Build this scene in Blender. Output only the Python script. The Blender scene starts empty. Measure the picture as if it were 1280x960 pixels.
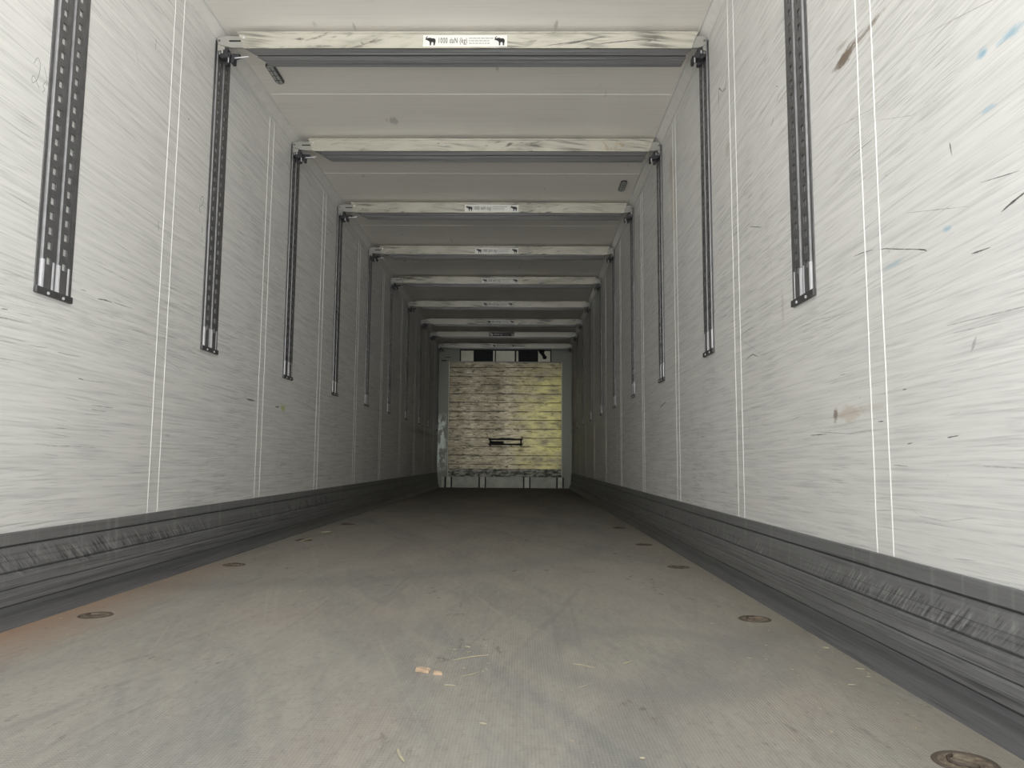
import bpy, bmesh, math, random
from mathutils import Vector, Matrix
random.seed(7)
scene = bpy.context.scene
COL = scene.collection
# ------------------------------------------------------------------ camera
CZ = 0.5047
PITCH, YAW, ROLL = 0.1016, 0.0137, 0.0076
fw = Vector((-math.sin(YAW)*math.cos(PITCH), math.cos(YAW)*math.cos(PITCH), math.sin(PITCH)))
ri = Vector((math.cos(YAW), math.sin(YAW), 0)); up = ri.cross(fw)
ri, up = ri*math.cos(ROLL)+up*math.sin(ROLL), up*math.cos(ROLL)-ri*math.sin(ROLL)
cd = bpy.data.cameras.new('camera'); cam = bpy.data.objects.new('camera', cd); COL.objects.link(cam)
M = Matrix((ri, up, -fw)).transposed().to_4x4(); M.translation = (0, 0, CZ)
cam.matrix_world = M
cd.sensor_width = 36; cd.lens = 934.24/1280*36; cd.clip_start = 0.02; cd.clip_end = 200
scene.camera = cam
# ------------------------------------------------------------------ view
vs = scene.view_settings
vs.view_transform = 'Standard'; vs.look = 'None'; vs.gamma = 1.0; vs.use_curve_mapping = False
vs.exposure = 1.18
scene.cycles.diffuse_bounces = 8; scene.cycles.max_bounces = 12
# ------------------------------------------------------------------ daylight coming in through the open doors
w = bpy.data.worlds.new('daylight'); scene.world = w; w.use_nodes = True
nt = w.node_tree; nt.nodes.clear()
tc = nt.nodes.new('ShaderNodeTexCoord'); sx = nt.nodes.new('ShaderNodeSeparateXYZ'); cr = nt.nodes.new('ShaderNodeValToRGB')
mr = nt.nodes.new('ShaderNodeMapRange'); bg = nt.nodes.new('ShaderNodeBackground'); wo = nt.nodes.new('ShaderNodeOutputWorld')
mr.inputs[1].default_value = -1; mr.inputs[2].default_value = 1
nt.links.new(tc.outputs['Generated'], sx.inputs[0]); nt.links.new(sx.outputs[2], mr.inputs[0]); nt.links.new(mr.outputs[0], cr.inputs[0])
e = cr.color_ramp.elements
e[0].position = 0.0; e[0].color = (1.58, 1.57, 1.55, 1)
e[1].position = 0.485; e[1].color = (1.60, 1.59, 1.56, 1)
for p, c in ((0.505, (1.0, 1.01, .96, 1)), (0.56, (.92, .93, .90, 1)), (1.0, (.80, .84, .90, 1))):
    x = e.new(p); x.color = c
nt.links.new(cr.outputs[0], bg.inputs[0])
# added sky brightness straight behind the doors, to carry light deep inside
m1 = nt.nodes.new('ShaderNodeMapRange'); m1.inputs[1].default_value = -.80; m1.inputs[2].default_value = -1.0
m1.inputs[3].default_value = .95; m1.inputs[4].default_value = 1.35; m1.interpolation_type = 'SMOOTHSTEP'
nt.links.new(sx.outputs[1], m1.inputs[0]); # sky also brightened towards the right, to light the left wall more
m2 = nt.nodes.new('ShaderNodeMath'); m2.operation = 'MULTIPLY_ADD'; m2.inputs[1].default_value = .38; m2.inputs[2].default_value = 1.06
m3 = nt.nodes.new('ShaderNodeMath'); m3.operation = 'MULTIPLY'
nt.links.new(sx.outputs[0], m2.inputs[0]); nt.links.new(m1.outputs[0], m3.inputs[0]); nt.links.new(m2.outputs[0], m3.inputs[1])
nt.links.new(m3.outputs[0], bg.inputs[1])
nt.links.new(bg.outputs[0], wo.inputs[0])

# ------------------------------------------------------------------ node helper
class NT:
    def __init__(s, name):
        s.m = bpy.data.materials.new(name); s.m.use_nodes = True; s.t = s.m.node_tree
        s.b = s.t.nodes['Principled BSDF']
    def n(s, typ, **kw):
        x = s.t.nodes.new('ShaderNode'+typ)
        for k, v in kw.items(): setattr(x, k, v)
        return x
    def put(s, sock, v):
        if isinstance(v, bpy.types.NodeSocket): s.t.links.new(v, sock)
        elif v is not None: sock.default_value = v
    def coord(s):
        return s.n('TexCoord').outputs['Object']
    def map(s, vec, scale=(1,1,1), rot=(0,0,0), loc=(0,0,0)):
        if any(rot):
            y = s.n('Mapping'); s.put(y.inputs[0], vec); y.inputs[2].default_value = rot; vec = y.outputs[0]; rot = (0, 0, 0)
        x = s.n('Mapping'); s.put(x.inputs[0], vec); x.inputs[1].default_value = loc; x.inputs[2].default_value = rot; x.inputs[3].default_value = scale
        return x.outputs[0]
    def noise(s, vec, scale=1, detail=3, rough=.55, dist=0, w=None):
        x = s.n('TexNoise'); s.put(x.inputs['Vector'], vec); x.inputs['Scale'].default_value = scale
        x.inputs['Detail'].default_value = detail; x.inputs['Roughness'].default_value = rough; x.inputs['Distortion'].default_value = dist
        if w is not None: x.noise_dimensions = '4D'; s.put(x.inputs['W'], w)
        return x.outputs[0]
    def ramp(s, v, a, b, lo=0., hi=1.):
        x = s.n('MapRange'); s.put(x.inputs[0], v)
        for i, q in enumerate((a, b, lo, hi)): x.inputs[i+1].default_value = q
        x.clamp = True
        return x.outputs[0]
    def math(s, op, a, b=None, c=None):
        x = s.n('Math', operation=op); s.put(x.inputs[0], a)
        if b is not None: s.put(x.inputs[1], b)
        if c is not None: s.put(x.inputs[2], c)
        return x.outputs[0]
    def mix(s, f, a, b, blend='MIX'):
        x = s.n('Mix', data_type='RGBA', blend_type=blend)
        s.put(x.inputs[0], f); s.put(x.inputs[6], a); s.put(x.inputs[7], b)
        return x.outputs[2]
    def sep(s, v):
        x = s.n('SeparateXYZ'); s.put(x.inputs[0], v); return x.outputs
    def fin(s, col, rough=.5, metal=0., bump=None, bs=.2, bd=.002, spec=.5):
        s.put(s.b.inputs['Base Color'], col); s.put(s.b.inputs['Roughness'], rough); s.put(s.b.inputs['Metallic'], metal)
        s.b.inputs['Specular IOR Level'].default_value = spec
        if bump is not None:
            x = s.n('Bump'); s.put(x.inputs['Height'], bump); x.inputs['Strength'].default_value = bs; x.inputs['Distance'].default_value = bd
            s.put(s.b.inputs['Normal'], x.outputs[0])
        return s.m
def C(r, g, b): return (r, g, b, 1)

# ------------------------------------------------------------------ materials
def plain(name, c, rough=.5, metal=0., var=.12, scale=20):
    t = NT(name); co = t.coord()
    n = t.noise(co, scale, 4)
    col = t.mix(t.ramp(n, .3, .7), C(*[v*(1-var) for v in c]), C(*[min(1, v*(1+var)) for v in c]))
    return t.fin(col, rough, metal)

def wall_mat(name, stains, seed):
    t = NT(name); co = t.coord(); o = t.sep(co); Y, Z = o[1], o[2]
    co = t.map(co, loc=(seed, seed*1.7, seed*.3))
    col = C(.825, .822, .803)
    big = t.ramp(t.noise(t.map(co, (1, .8, 1.2)), 1.3, 3), .35, .7)
    col = t.mix(t.math('MULTIPLY', big, .35), col, C(.755, .757, .73))
    # fine long brushed streaks
    s1 = t.noise(t.map(co, (1, 1.6, 55)), 1, 4, .65)
    col = t.mix(t.math('MULTIPLY', t.ramp(s1, .42, .70), .42), col, C(.53, .53, .52))
    s2 = t.noise(t.map(co, (1, 3.2, 130), rot=(.015, 0, 0)), 1, 3, .6)
    col = t.mix(t.math('MULTIPLY', t.ramp(s2, .50, .70), .46), col, C(.42, .42, .415))
    zone = t.ramp(t.noise(t.map(co, (1, .9, 1.6)), 1.6, 2), .45, .62)
    s3 = t.noise(t.map(co, (1, 5.0, 210), rot=(-.03, 0, 0)), 1, 2, .5)
    col = t.mix(t.math('MULTIPLY', t.math('MULTIPLY', t.ramp(s3, .58, .70), zone), .55), col, C(.24, .235, .23))
    s4 = t.noise(t.map(co, (1, 3.5, 160), rot=(.07, 0, 0)), 1, 2, .5)
    col = t.mix(t.math('MULTIPLY', t.ramp(s4, .68, .76), .5), col, C(.22, .22, .22))
    s5 = t.noise(t.map(co, (1, 2.2, 90), rot=(-.02, 0, 0)), 1, 2, .5)
    col = t.mix(t.math('MULTIPLY', t.ramp(s5, .60, .74), .55), col, C(.90, .90, .885))
    s6 = t.noise(t.map(co, (1, 4.5, 34), rot=(-.06, 0, 0), loc=(0, 4, 1)), 1, 4, .7)
    col = t.mix(t.math('MULTIPLY', t.math('MULTIPLY', t.ramp(s6, .55, .68), zone), .5), col, C(.50, .495, .48))
    # small nicks
    nk = t.noise(t.map(co, (1, 26, 60)), 1, 2, .5)
    col = t.mix(t.math('MULTIPLY', t.ramp(nk, .76, .80), .5), col, C(.25, .24, .23))
    # vertical soft dents
    vd = t.noise(t.map(co, (1, 16, 2.2)), 1, 2, .5)
    for (cy, cz, ry, rz, ang, c, st, edge) in stains:
        dy = t.math('SUBTRACT', Y, cy); dz = t.math('SUBTRACT', Z, cz)
        ca, sa = math.cos(ang), math.sin(ang)
        u = t.math('ADD', t.math('MULTIPLY', dy, ca/ry), t.math('MULTIPLY', dz, sa/ry))
        v = t.math('ADD', t.math('MULTIPLY', dy, -sa/rz), t.math('MULTIPLY', dz, ca/rz))
        d = t.math('SQRT', t.math('ADD', t.math('MULTIPLY', u, u), t.math('MULTIPLY', v, v)))
        nn = t.noise(t.map(co, (1, 18, 60)), 1, 4, .7)
        d = t.math('ADD', d, t.math('MULTIPLY', t.math('SUBTRACT', nn, .5), 2.0))
        col = t.mix(t.math('MULTIPLY', t.ramp(d, 1.0, edge), st), col, C(*c))
    bump = t.math('ADD', t.math('MULTIPLY', vd, 1.0), t.math('MULTIPLY', s2, .35))
    return t.fin(col, t.ramp(s1, .3, .7, .38, .55), 0, bump, .35, .003, .45)
BR = (.16, .11, .075); TAN = (.55, .43, .31); BL = (.25, .48, .62); DK = (.12, .115, .11)
M_wallR = wall_mat('white_wall_panel_right', [
    (2.035, 1.655, .085, .022, 0, BR, .9, .55), (1.90, 1.652, .12, .010, 0, (.25, .2, .16), .75, .4),
    (2.06, 1.70, .05, .012, .1, (.40, .35, .30), .6, .3),
    (2.10, .640, .10, .026, 0, TAN, .45, .5), (2.19, .643, .018, .028, .2, BR, .7, .4), (1.97, .648, .10, .014, 0, (.6, .55, .48), .4, .3),
    (1.43, 1.320, .022, .010, 0, BL, .8, .4), (1.345, 1.311, .04, .012, 0, BL, .65, .3), (1.82, .992, .06, .009, 0, (.42, .55, .62), .7, .3),
    (1.583, 1.008, .02, .008, 0, BL, .6, .3), (1.42, 1.20, .03, .006, .1, BL, .5, .3),
    (4.44, 2.08, .07, .30, .0, (.50, .37, .22), .5, .2), (4.47, 2.32, .10, .14, 0, (.38, .31, .22), .45, .2),
    (3.24, 1.9, .05, .06, 0, (.42, .39, .34), .5, .2), (2.60, 1.05, .02, .09, 0, (.5, .48, .42), .5, .2)], 3.1)
M_wallL = wall_mat('white_wall_panel_left', [
    (4.80, .830, .05, .022, 0, (.52, .55, .22), .9, .6), (4.70, .828, .03, .006, 0, DK, .9, .5),
    (4.22, .834, .05, .006, 0, DK, .9, .5), (2.28, 1.90, .03, .03, 0, (.5, .5, .5), .35, .3),
    (12.9, .95, .5, .35, 0, (.85, .88, .84), .5, .2), (3.245, .600, .035, .008, 0, (.45, .45, .45), .6, .3),
    (11.5, .92, 1.6, .05, 0, (.2, .2, .19), .5, .3)], 9.4)

def ceil_mat():
    t = NT('ceiling_panel'); co = t.coord()
    col = C(.87, .845, .795)
    a = t.noise(t.map(co, (.9, .6, 1)), 1.2, 3)
    col = t.mix(t.math('MULTIPLY', t.ramp(a, .35, .7), .45), col, C(.81, .775, .72))
    b = t.noise(t.map(co, (1.2, 40, 1)), 1, 4, .65)
    col = t.mix(t.math('MULTIPLY', t.ramp(b, .5, .75), .22), col, C(.50, .48, .45))
    c = t.noise(t.map(co, (14, 3, 1)), 1, 2)
    col = t.mix(t.math('MULTIPLY', t.ramp(c, .72, .78), .5), col, C(.35, .33, .31))
    return t.fin(col, .55, 0, None)
M_ceil = ceil_mat()
M_bead = plain('white_sealant_bead', (.86, .86, .83), .4, 0, .03)
M_cove = plain('white_cove_strip', (.78, .775, .745), .45, 0, .05)

def skirt_mat():
    t = NT('scuffed_grey_kick_plate'); co = t.coord(); o = t.sep(co); Y, Z = o[1], o[2]
    col = C(.175, .177, .183)
    a = t.noise(t.map(co, (1, 1.3, 70)), 1, 5, .7)
    col = t.mix(t.math('MULTIPLY', t.ramp(a, .40, .7), .62), col, C(.31, .312, .32))
    d = t.noise(t.map(co, (1, 2.1, 150)), 1, 4, .7)
    low = t.ramp(Z, .17, .13)
    col = t.mix(t.math('MULTIPLY', t.ramp(d, .50, .66), t.math('MULTIPLY_ADD', low, .5, .15)), col, C(.33, .33, .335))
    k = t.noise(t.map(co, (1, 1.7, 110), loc=(0, 5, 2)), 1, 4, .7)
    col = t.mix(t.math('MULTIPLY', t.ramp(k, .55, .68), .75), col, C(.040, .041, .044))
    col = t.mix(t.math('MULTIPLY', t.ramp(Z, .15, .21), .35), col, C(.27, .272, .275))
    col = t.mix(t.math('MULTIPLY', t.ramp(Z, .115, .05), .40), col, C(.10, .101, .105))
    # vertical water runs on the upper strip
    v = t.noise(t.map(co, (1, 22, .6)), 1, 3, .6)
    col = t.mix(t.math('MULTIPLY', t.math('MULTIPLY', t.ramp(v, .55, .75), t.ramp(Z, .10, .18)), .5), col, C(.42, .42, .42))
    # slanting gouges, patch by patch
    g = t.noise(t.map(co, (1, 120, 9), rot=(-.85, 0, 0)), 1, 3, .65)
    patch = t.ramp(t.noise(t.map(co, (1, 1.1, 3)), 1, 2), .46, .58)
    zn = t.math('ADD', Z, t.math('MULTIPLY', t.math('SUBTRACT', t.noise(t.map(co, (1, 14, 1)), 1, 4, .7), .5), .11)); ztop = t.ramp(zn, .222, .200); zb = t.ramp(zn, .150, .165)
    m = t.math('MULTIPLY', t.math('MULTIPLY', ztop, zb), patch)
    col = t.mix(t.math('MULTIPLY', t.math('MULTIPLY', t.ramp(g, .52, .62), m), .75), col, C(.42, .42, .43))
    col = t.mix(t.math('MULTIPLY', t.math('MULTIPLY', t.ramp(g, .46, .36), m), .8), col, C(.05, .05, .052))
    jit = t.math('MULTIPLY', t.math('SUBTRACT', t.noise(t.map(co, (1, 3, 1)), 1, 3), .5), .004)
    for zc, wd, st in ((.2345, .0022, .9), (.1575, .0022, .75), (.1095, .0016, .7), (.062, .0022, .75), (.192, .0010, .5), (.134, .0010, .5), (.085, .0010, .5)):
        k = t.math('ABSOLUTE', t.math('SUBTRACT', t.math('ADD', Z, jit) if wd < .002 else Z, zc))
        col = t.mix(t.math('MULTIPLY', t.ramp(k, wd*1.3, wd*.6), st), col, C(.035, .036, .038))
    dk = t.math('MULTIPLY', t.ramp(t.math('ABSOLUTE', t.math('SUBTRACT', Z, .047)), .020, .008), .55)
    col = t.mix(dk, col, C(.075, .076, .08))
    return t.fin(col, .42, .25, a, .25, .002)
M_skirt = skirt_mat()

def floor_mat():
    t = NT('worn_antislip_floor'); co = t.coord(); o = t.sep(co); X, Y = o[0], o[1]
    col = C(.325, .300, .258)
    a = t.noise(t.map(co, (1.7, .55, 1)), 1.4, 4, .6, .6)
    col = t.mix(t.math('MULTIPLY', t.ramp(a, .38, .66), .5), col, C(.205, .197, .180))
    b = t.noise(t.map(co, (5.5, .35, 1), rot=(0, 0, .12), loc=(3, 1, 0)), 1, 4, .6, .8)
    col = t.mix(t.math('MULTIPLY', t.ramp(b, .5, .7), .4), col, C(.36, .34, .30))
    b2 = t.noise(t.map(co, (4.5, .5, 1), rot=(0, 0, -.35), loc=(7, 2, 0)), 1, 4, .6, 1.2)
    col = t.mix(t.math('MULTIPLY', t.ramp(b2, .52, .68), .5), col, C(.175, .185, .18))
    pk = t.noise(t.map(co, (1.5, 1.2, 1), loc=(1, 9, 0)), 1.3, 3, .6, .5)
    col = t.mix(t.math('MULTIPLY', t.ramp(pk, .5, .68), .3), col, C(.36, .285, .24))
    fs = t.noise(t.map(co, (38, 9, 1)), 1, 5, .75)
    col = t.mix(t.math('MULTIPLY', t.ramp(fs, .42, .68), .35), col, C(.42, .40, .355))
    fd = t.noise(t.map(co, (60, 34, 1), loc=(2, 6, 0)), 1, 4, .75)
    col = t.mix(t.math('MULTIPLY', t.ramp(fd, .52, .70), .45), col, C(.15, .14, .125))
    for k_, (an, so) in enumerate(((.22, 3), (-.3, 8), (.02, 14))):
        ss = t.noise(t.map(co, (26, .55, 1), rot=(0, 0, an), loc=(so, so, 0)), 1, 3, .6)
        col = t.mix(t.math('MULTIPLY', t.ramp(ss, .60, .72), .28), col, C(.13, .13, .125) if k_ % 2 == 0 else C(.45, .43, .38))
    # curved tyre sweeps
    for (cx, cy, r, wd, c, st) in ((1.9, .9, 1.78, .12, (.17, .17, .165), .35), (-2.2, .5, 2.3, .06, (.36, .34, .30), .2),
                                   (-1.6, 5.2, 2.2, .16, (.17, .18, .175), .3), (2.6, 4.2, 2.45, .08, (.34, .32, .28), .2),
                                   (.35, 2.0, .30, .07, (.20, .20, .19), .35)):
        dx = t.math('SUBTRACT', X, cx); dy = t.math('SUBTRACT', Y, cy)
        d = t.math('SQRT', t.math('ADD', t.math('MULTIPLY', dx, dx), t.math('MULTIPLY', dy, dy)))
        k = t.math('ABSOLUTE', t.math('SUBTRACT', d, r))
        k = t.math('ADD', k, t.math('MULTIPLY', t.math('SUBTRACT', a, .5), wd*2))
        col = t.mix(t.math('MULTIPLY', t.ramp(k, wd, wd*.3), st), col, C(*c))
    # rust along the left edge, sandy dirt along the right edge
    rn = t.noise(t.map(co, (6, 2.2, 1)), 1, 5, .65)
    rx = t.ramp(t.math('ADD', X, t.math('MULTIPLY', rn, .22)), -1.12, -1.36)
    ry = t.ramp(Y, 4.2, 2.0)
    col = t.mix(t.math('MULTIPLY', t.math('MULTIPLY', rx, ry), .85), col, C(.40, .24, .145))
    sx_ = t.ramp(t.math('SUBTRACT', X, t.math('MULTIPLY', rn, .35)), .42, .66)
    col = t.mix(t.math('MULTIPLY', t.math('MULTIPLY', sx_, t.ramp(rn, .35, .65)), .6), col, C(.30, .262, .19))
    # dark wet specks
    ds = t.noise(t.map(co, (22, 9, 1)), 1, 3, .6)
    dz = t.noise(t.map(co, (3, 1.6, 1), loc=(4, 0, 0)), 1, 2)
    col = t.mix(t.math('MULTIPLY', t.math('MULTIPLY', t.ramp(ds, .62, .68), t.ramp(dz, .52, .6)), .7), col, C(.10, .088, .075))
    # pale grit
    gr = t.noise(co, 160, 2, .5)
    col = t.mix(t.math('MULTIPLY', t.ramp(gr, .70, .74), .6), col, C(.62, .58, .50))
    # pressed diamond pips
    q = 2*math.pi/.0135
    s1 = t.math('SINE', t.math('MULTIPLY', t.math('ADD', X, Y), q)); s2 = t.math('SINE', t.math('MULTIPLY', t.math('SUBTRACT', X, Y), q))
    pip = t.math('MULTIPLY', s1, s2)
    col = t.mix(t.math('MULTIPLY', t.ramp(pip, .1, .9), .22), col, C(.56, .55, .52))
    rough = t.ramp(a, .3, .7, .5, .65)
    return t.fin(col, rough, 0, pip, .35, .0012, .4)
M_floor = floor_mat()

def steel(name, c, rough, metal=.7, var=.25):
    t = NT(name); co = t.coord()
    n = t.noise(t.map(co, (6, 6, 3)), 6, 5, .7)
    col = t.mix(t.ramp(n, .3, .75), C(*[v*(1-var) for v in c]), C(*[v*(1+var) for v in c]))
    return t.fin(col, rough, metal)
M_track = steel('dull_galvanised_steel', (.17, .17, .175), .45, .5)
M_rib = steel('bright_galvanised_rib', (.70, .70, .73), .42, .2, .12)
M_ribdull = steel('dull_rib_steel', (.42, .42, .44), .45, .4, .25)
M_cap = steel('dark_end_cap_steel', (.11, .11, .112), .5, .5)
M_latch = steel('black_latch_steel', (.055, .055, .062), .45, .4)
M_dark = plain('black_rubber', (.012, .012, .014), .6)
M_under = None
def under_mat():
    t = NT('dull_extruded_aluminium'); co = t.coord()
    n = t.noise(t.map(co, (.8, 120, 60)), 1, 4, .6)
    col = t.mix(t.ramp(n, .35, .7), C(.24, .24, .245), C(.44, .44, .44))
    return t.fin(col, .38, .6)
M_under = under_mat()
def beam_mat(name='scuffed_cream_aluminium', clean=False):
    t = NT(name); co = t.coord()
    oi = t.n('ObjectInfo').outputs['Random']; w_ = t.math('MULTIPLY', oi, 37.)
    col = C(.83, .81, .72)
    if not clean:
        zz_ = t.ramp(t.noise(t.map(co, (1.6, 1, 3), loc=(5, 0, 0)), 1, 2, w=w_), .46, .58)
        a = t.noise(t.map(co, (3.5, 1, 20)), 1, 5, .7, 0, w=w_)
        col = t.mix(t.math('MULTIPLY', t.math('MULTIPLY', t.ramp(a, .46, .64), zz_), .75), col, C(.47, .455, .39))
        b = t.noise(t.map(co, (7, 1, 34), rot=(0, .25, 0)), 1, 3, .6, 0, w=w_)
        col = t.mix(t.math('MULTIPLY', t.math('MULTIPLY', t.ramp(b, .57, .66), zz_), .85), col, C(.13, .125, .115))
        c = t.noise(t.map(co, (3, 1, 55), rot=(0, -.1, 0)), 1, 3, .6, 0, w=w_)
        z = t.ramp(t.noise(t.map(co, (2.5, 1, 1)), 1, 1, w=w_), .48, .6)
        col = t.mix(t.math('MULTIPLY', t.math('MULTIPLY', t.ramp(c, .48, .60), z), .8), col, C(.17, .165, .15))
    return t.fin(col, .27, .65, None)
M_beam = beam_mat(); M_beam_clean = beam_mat('clean_cream_aluminium', True)
M_fit = plain('cream_end_fitting', (.42, .415, .385), .4, .3, .12, 12)
M_stick = plain('white_sticker_vinyl', (.90, .90, .86), .35, 0, .02)
M_ink = plain('black_print', (.02, .02, .022), .5, 0, .02)
M_greyink = plain('grey_print', (.38, .38, .37), .5, 0, .02)
M_lens = plain('clear_lamp_lens', (.42, .43, .42), .25, 0, .1)
M_lframe = plain('black_lamp_frame', (.06, .06, .06), .4)

# ------------------------------------------------------------------ mesh helpers
def link(name, bm, mat, parent=None, smooth=False):
    me = bpy.data.meshes.new(name); bm.normal_update(); bm.to_mesh(me); bm.free()
    if mat:
        for m_ in (mat if isinstance(mat, (list, tuple)) else [mat]): me.materials.append(m_)
    if smooth:
        for p in me.polygons: p.use_smooth = True
    o = bpy.data.objects.new(name, me); COL.objects.link(o)
    if parent: o.parent = parent
    return o
def box(bm, x0, x1, y0, y1, z0, z1, mi=0):
    v = [bm.verts.new(p) for p in ((x0,y0,z0),(x1,y0,z0),(x1,y1,z0),(x0,y1,z0),(x0,y0,z1),(x1,y0,z1),(x1,y1,z1),(x0,y1,z1))]
    for f in ((0,3,2,1),(4,5,6,7),(0,1,5,4),(1,2,6,5),(2,3,7,6),(3,0,4,7)):
        bm.faces.new([v[i] for i in f]).material_index = mi
def prism(bm, pts, a, d, mi=0):
    """extrude polygon pts (3d list) by vector d"""
    n = len(pts); d = Vector(d)
    A = [bm.verts.new(Vector(p)) for p in pts]; B = [bm.verts.new(Vector(p)+d) for p in pts]
    bm.faces.new(A[::-1]).material_index = mi; bm.faces.new(B).material_index = mi
    for i in range(n):
        j = (i+1) % n; bm.faces.new((A[i], A[j], B[j], B[i])).material_index = mi
def cyl(bm, c, r, h, axis='z', n=20, r2=None, mi=0):
    r2 = r if r2 is None else r2
    rings = []
    for k, rr in ((0, r), (1, r2)):
        ring = []
        for i in range(n):
            a = 2*math.pi*i/n; p, q = math.cos(a)*rr, math.sin(a)*rr
            v = {'z': (p, q, k*h), 'y': (p, k*h, q), 'x': (k*h, p, q)}[axis]
            ring.append(bm.verts.new((c[0]+v[0], c[1]+v[1], c[2]+v[2])))
        rings.append(ring)
    bm.faces.new(rings[0][::-1]).material_index = mi; bm.faces.new(rings[1]).material_index = mi
    for i in range(n):
        j = (i+1) % n; bm.faces.new((rings[0][i], rings[0][j], rings[1][j], rings[1][i])).material_index = mi
def fixn(bm): bmesh.ops.recalc_face_normals(bm, faces=bm.faces)
def tube(bm, pts, r, n=8, mi=0):
    pts = [Vector(p) for p in pts]; rings = []
    for i, p in enumerate(pts):
        d = (pts[min(i+1, len(pts)-1)]-pts[max(i-1, 0)]).normalized()
        a = d.orthogonal().normalized(); b = d.cross(a)
        rr = r if not isinstance(r, (list, tuple)) else r[i]
        rings.append([bm.verts.new(p+(a*math.cos(2*math.pi*k/n)+b*math.sin(2*math.pi*k/n))*rr) for k in range(n)])
    for i in range(len(rings)-1):
        for k in range(n):
            j = (k+1) % n; bm.faces.new((rings[i][k], rings[i][j], rings[i+1][j], rings[i+1][k])).material_index = mi
    bm.faces.new(rings[0][::-1]); bm.faces.new(rings[-1])
def tag(o, label=None, cat=None, group=None, kind=None):
    if label: o['label'] = label
    if cat: o['category'] = cat
    if group: o['group'] = group
    if kind: o['kind'] = kind
    return o
def empty(name, loc=(0,0,0), rz=0):
    o = bpy.data.objects.new(name, None); o.location = loc; o.rotation_euler = (0, 0, rz); o.empty_display_size = .05
    COL.objects.link(o); return o
def copy_tree(o, parent=None):
    c = o.copy(); COL.objects.link(c); c.parent = parent
    for ch in o.children: copy_tree(ch, c)
    return c
def bevel(o, w_=.002, seg=2):
    m = o.modifiers.new('bevel', 'BEVEL'); m.width = w_; m.segments = seg; m.limit_method = 'ANGLE'; return o

# ------------------------------------------------------------------ room shell
XL, XR = -1.5457, 0.9143
Y0, Y1 = 0.62, 13.75
H = 2.64
def struct(name, bm, mat, label=None):
    fixn(bm); o = link(name, bm, mat); o['kind'] = 'structure'
    if label: o['label'] = label
    return o
bm = bmesh.new(); box(bm, XL-.08, XR+.08, Y0-.06, Y1+.1, -.12, 0); floor = struct('floor', bm, M_floor, 'worn grey-brown anti-slip floor with tyre sweeps and rust at the left edge')
bm = bmesh.new(); box(bm, XL-.08, XL, Y0, Y1+.1, 0, H+.08); wl = struct('wall_left', bm, M_wallL, 'scratched white panelled left wall with a handwritten 2')
bm = bmesh.new(); box(bm, XR, XR+.08, Y0, Y1+.1, 0, H+.08); wr = struct('wall_right', bm, M_wallR, 'scratched white panelled right wall with brown and blue scuffs')
bm = bmesh.new(); box(bm, XL, XR, Y0, Y1+.1, H, H+.08); ceil = struct('ceiling', bm, M_ceil, 'off-white panelled ceiling crossed by pale joints')
def rear_mat():
    t = NT('dull_rear_wall_panel'); co = t.coord(); o = t.sep(co)
    col = C(.27, .275, .235)
    a = t.noise(co, 3, 4)
    col = t.mix(t.math('MULTIPLY', t.ramp(a, .4, .7), .4), col, C(.26, .27, .24))
    # flaked pale patches low on the left
    n = t.noise(t.map(co, (9, 1, 5)), 1, 4, .6)
    m = t.math('MULTIPLY', t.math('MULTIPLY', t.ramp(o[0], -1.36, -1.44), t.ramp(o[2], 1.38, 1.2)), t.ramp(o[2], .25, .5))
    col = t.mix(t.math('MULTIPLY', t.ramp(n, .44, .50), m), col, C(.80, .86, .80))
    return t.fin(col, .35, .35, None)
M_rear = rear_mat()
bm = bmesh.new(); box(bm, XL, XR, Y1, Y1+.1, 0, H); wrear = struct('wall_rear', bm, M_rear, 'dull grey-green end wall behind the battered board panel')
# joints on the walls: pairs of sealant beads, ceiling joints single beads
RC = [2.392, 3.622, 4.858, 6.10, 7.36, 8.60, 9.91, 11.18, 12.31, 13.53]
for side, wo_, X, s in ((0, wl, XL, 1), (1, wr, XR, -1)):
    for c in [1.162]+RC:
        yc = c-.475
        bm = bmesh.new()
        for d in (-.042, .042):
            zz = [.272+ (2.575-.272)*k/24 for k in range(25)]
            y_ = yc+d+(.004 if side else 0)
            pts = []
            wob = [random.uniform(-.0012, .0012) for _ in zz]
            for k in range(24):
                prism(bm, [(X, y_-.0022+wob[k], zz[k]), (X+s*.0018, y_-.0010+wob[k], zz[k]), (X+s*.0018, y_+.0010+wob[k], zz[k]), (X, y_+.0022+wob[k], zz[k])], 0, (0, wob[k+1]-wob[k], zz[k+1]-zz[k]))
        fixn(bm); link('panel_seam', bm, M_bead, wo_)
for yc in (1.72, 2.95, 4.19, 5.41, 6.66, 7.92, 9.2, 10.5, 11.7):
    bm = bmesh.new()
    for d in (0, ):
        prism(bm, [(XL+.04, yc+d-.004, H), (XL+.04, yc+d-.002, H-.0022), (XL+.04, yc+d+.002, H-.0022), (XL+.04, yc+d+.004, H)], 0, (XR-XL-.08, 0, 0))
    fixn(bm); link('panel_seam', bm, M_bead, ceil)
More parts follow.
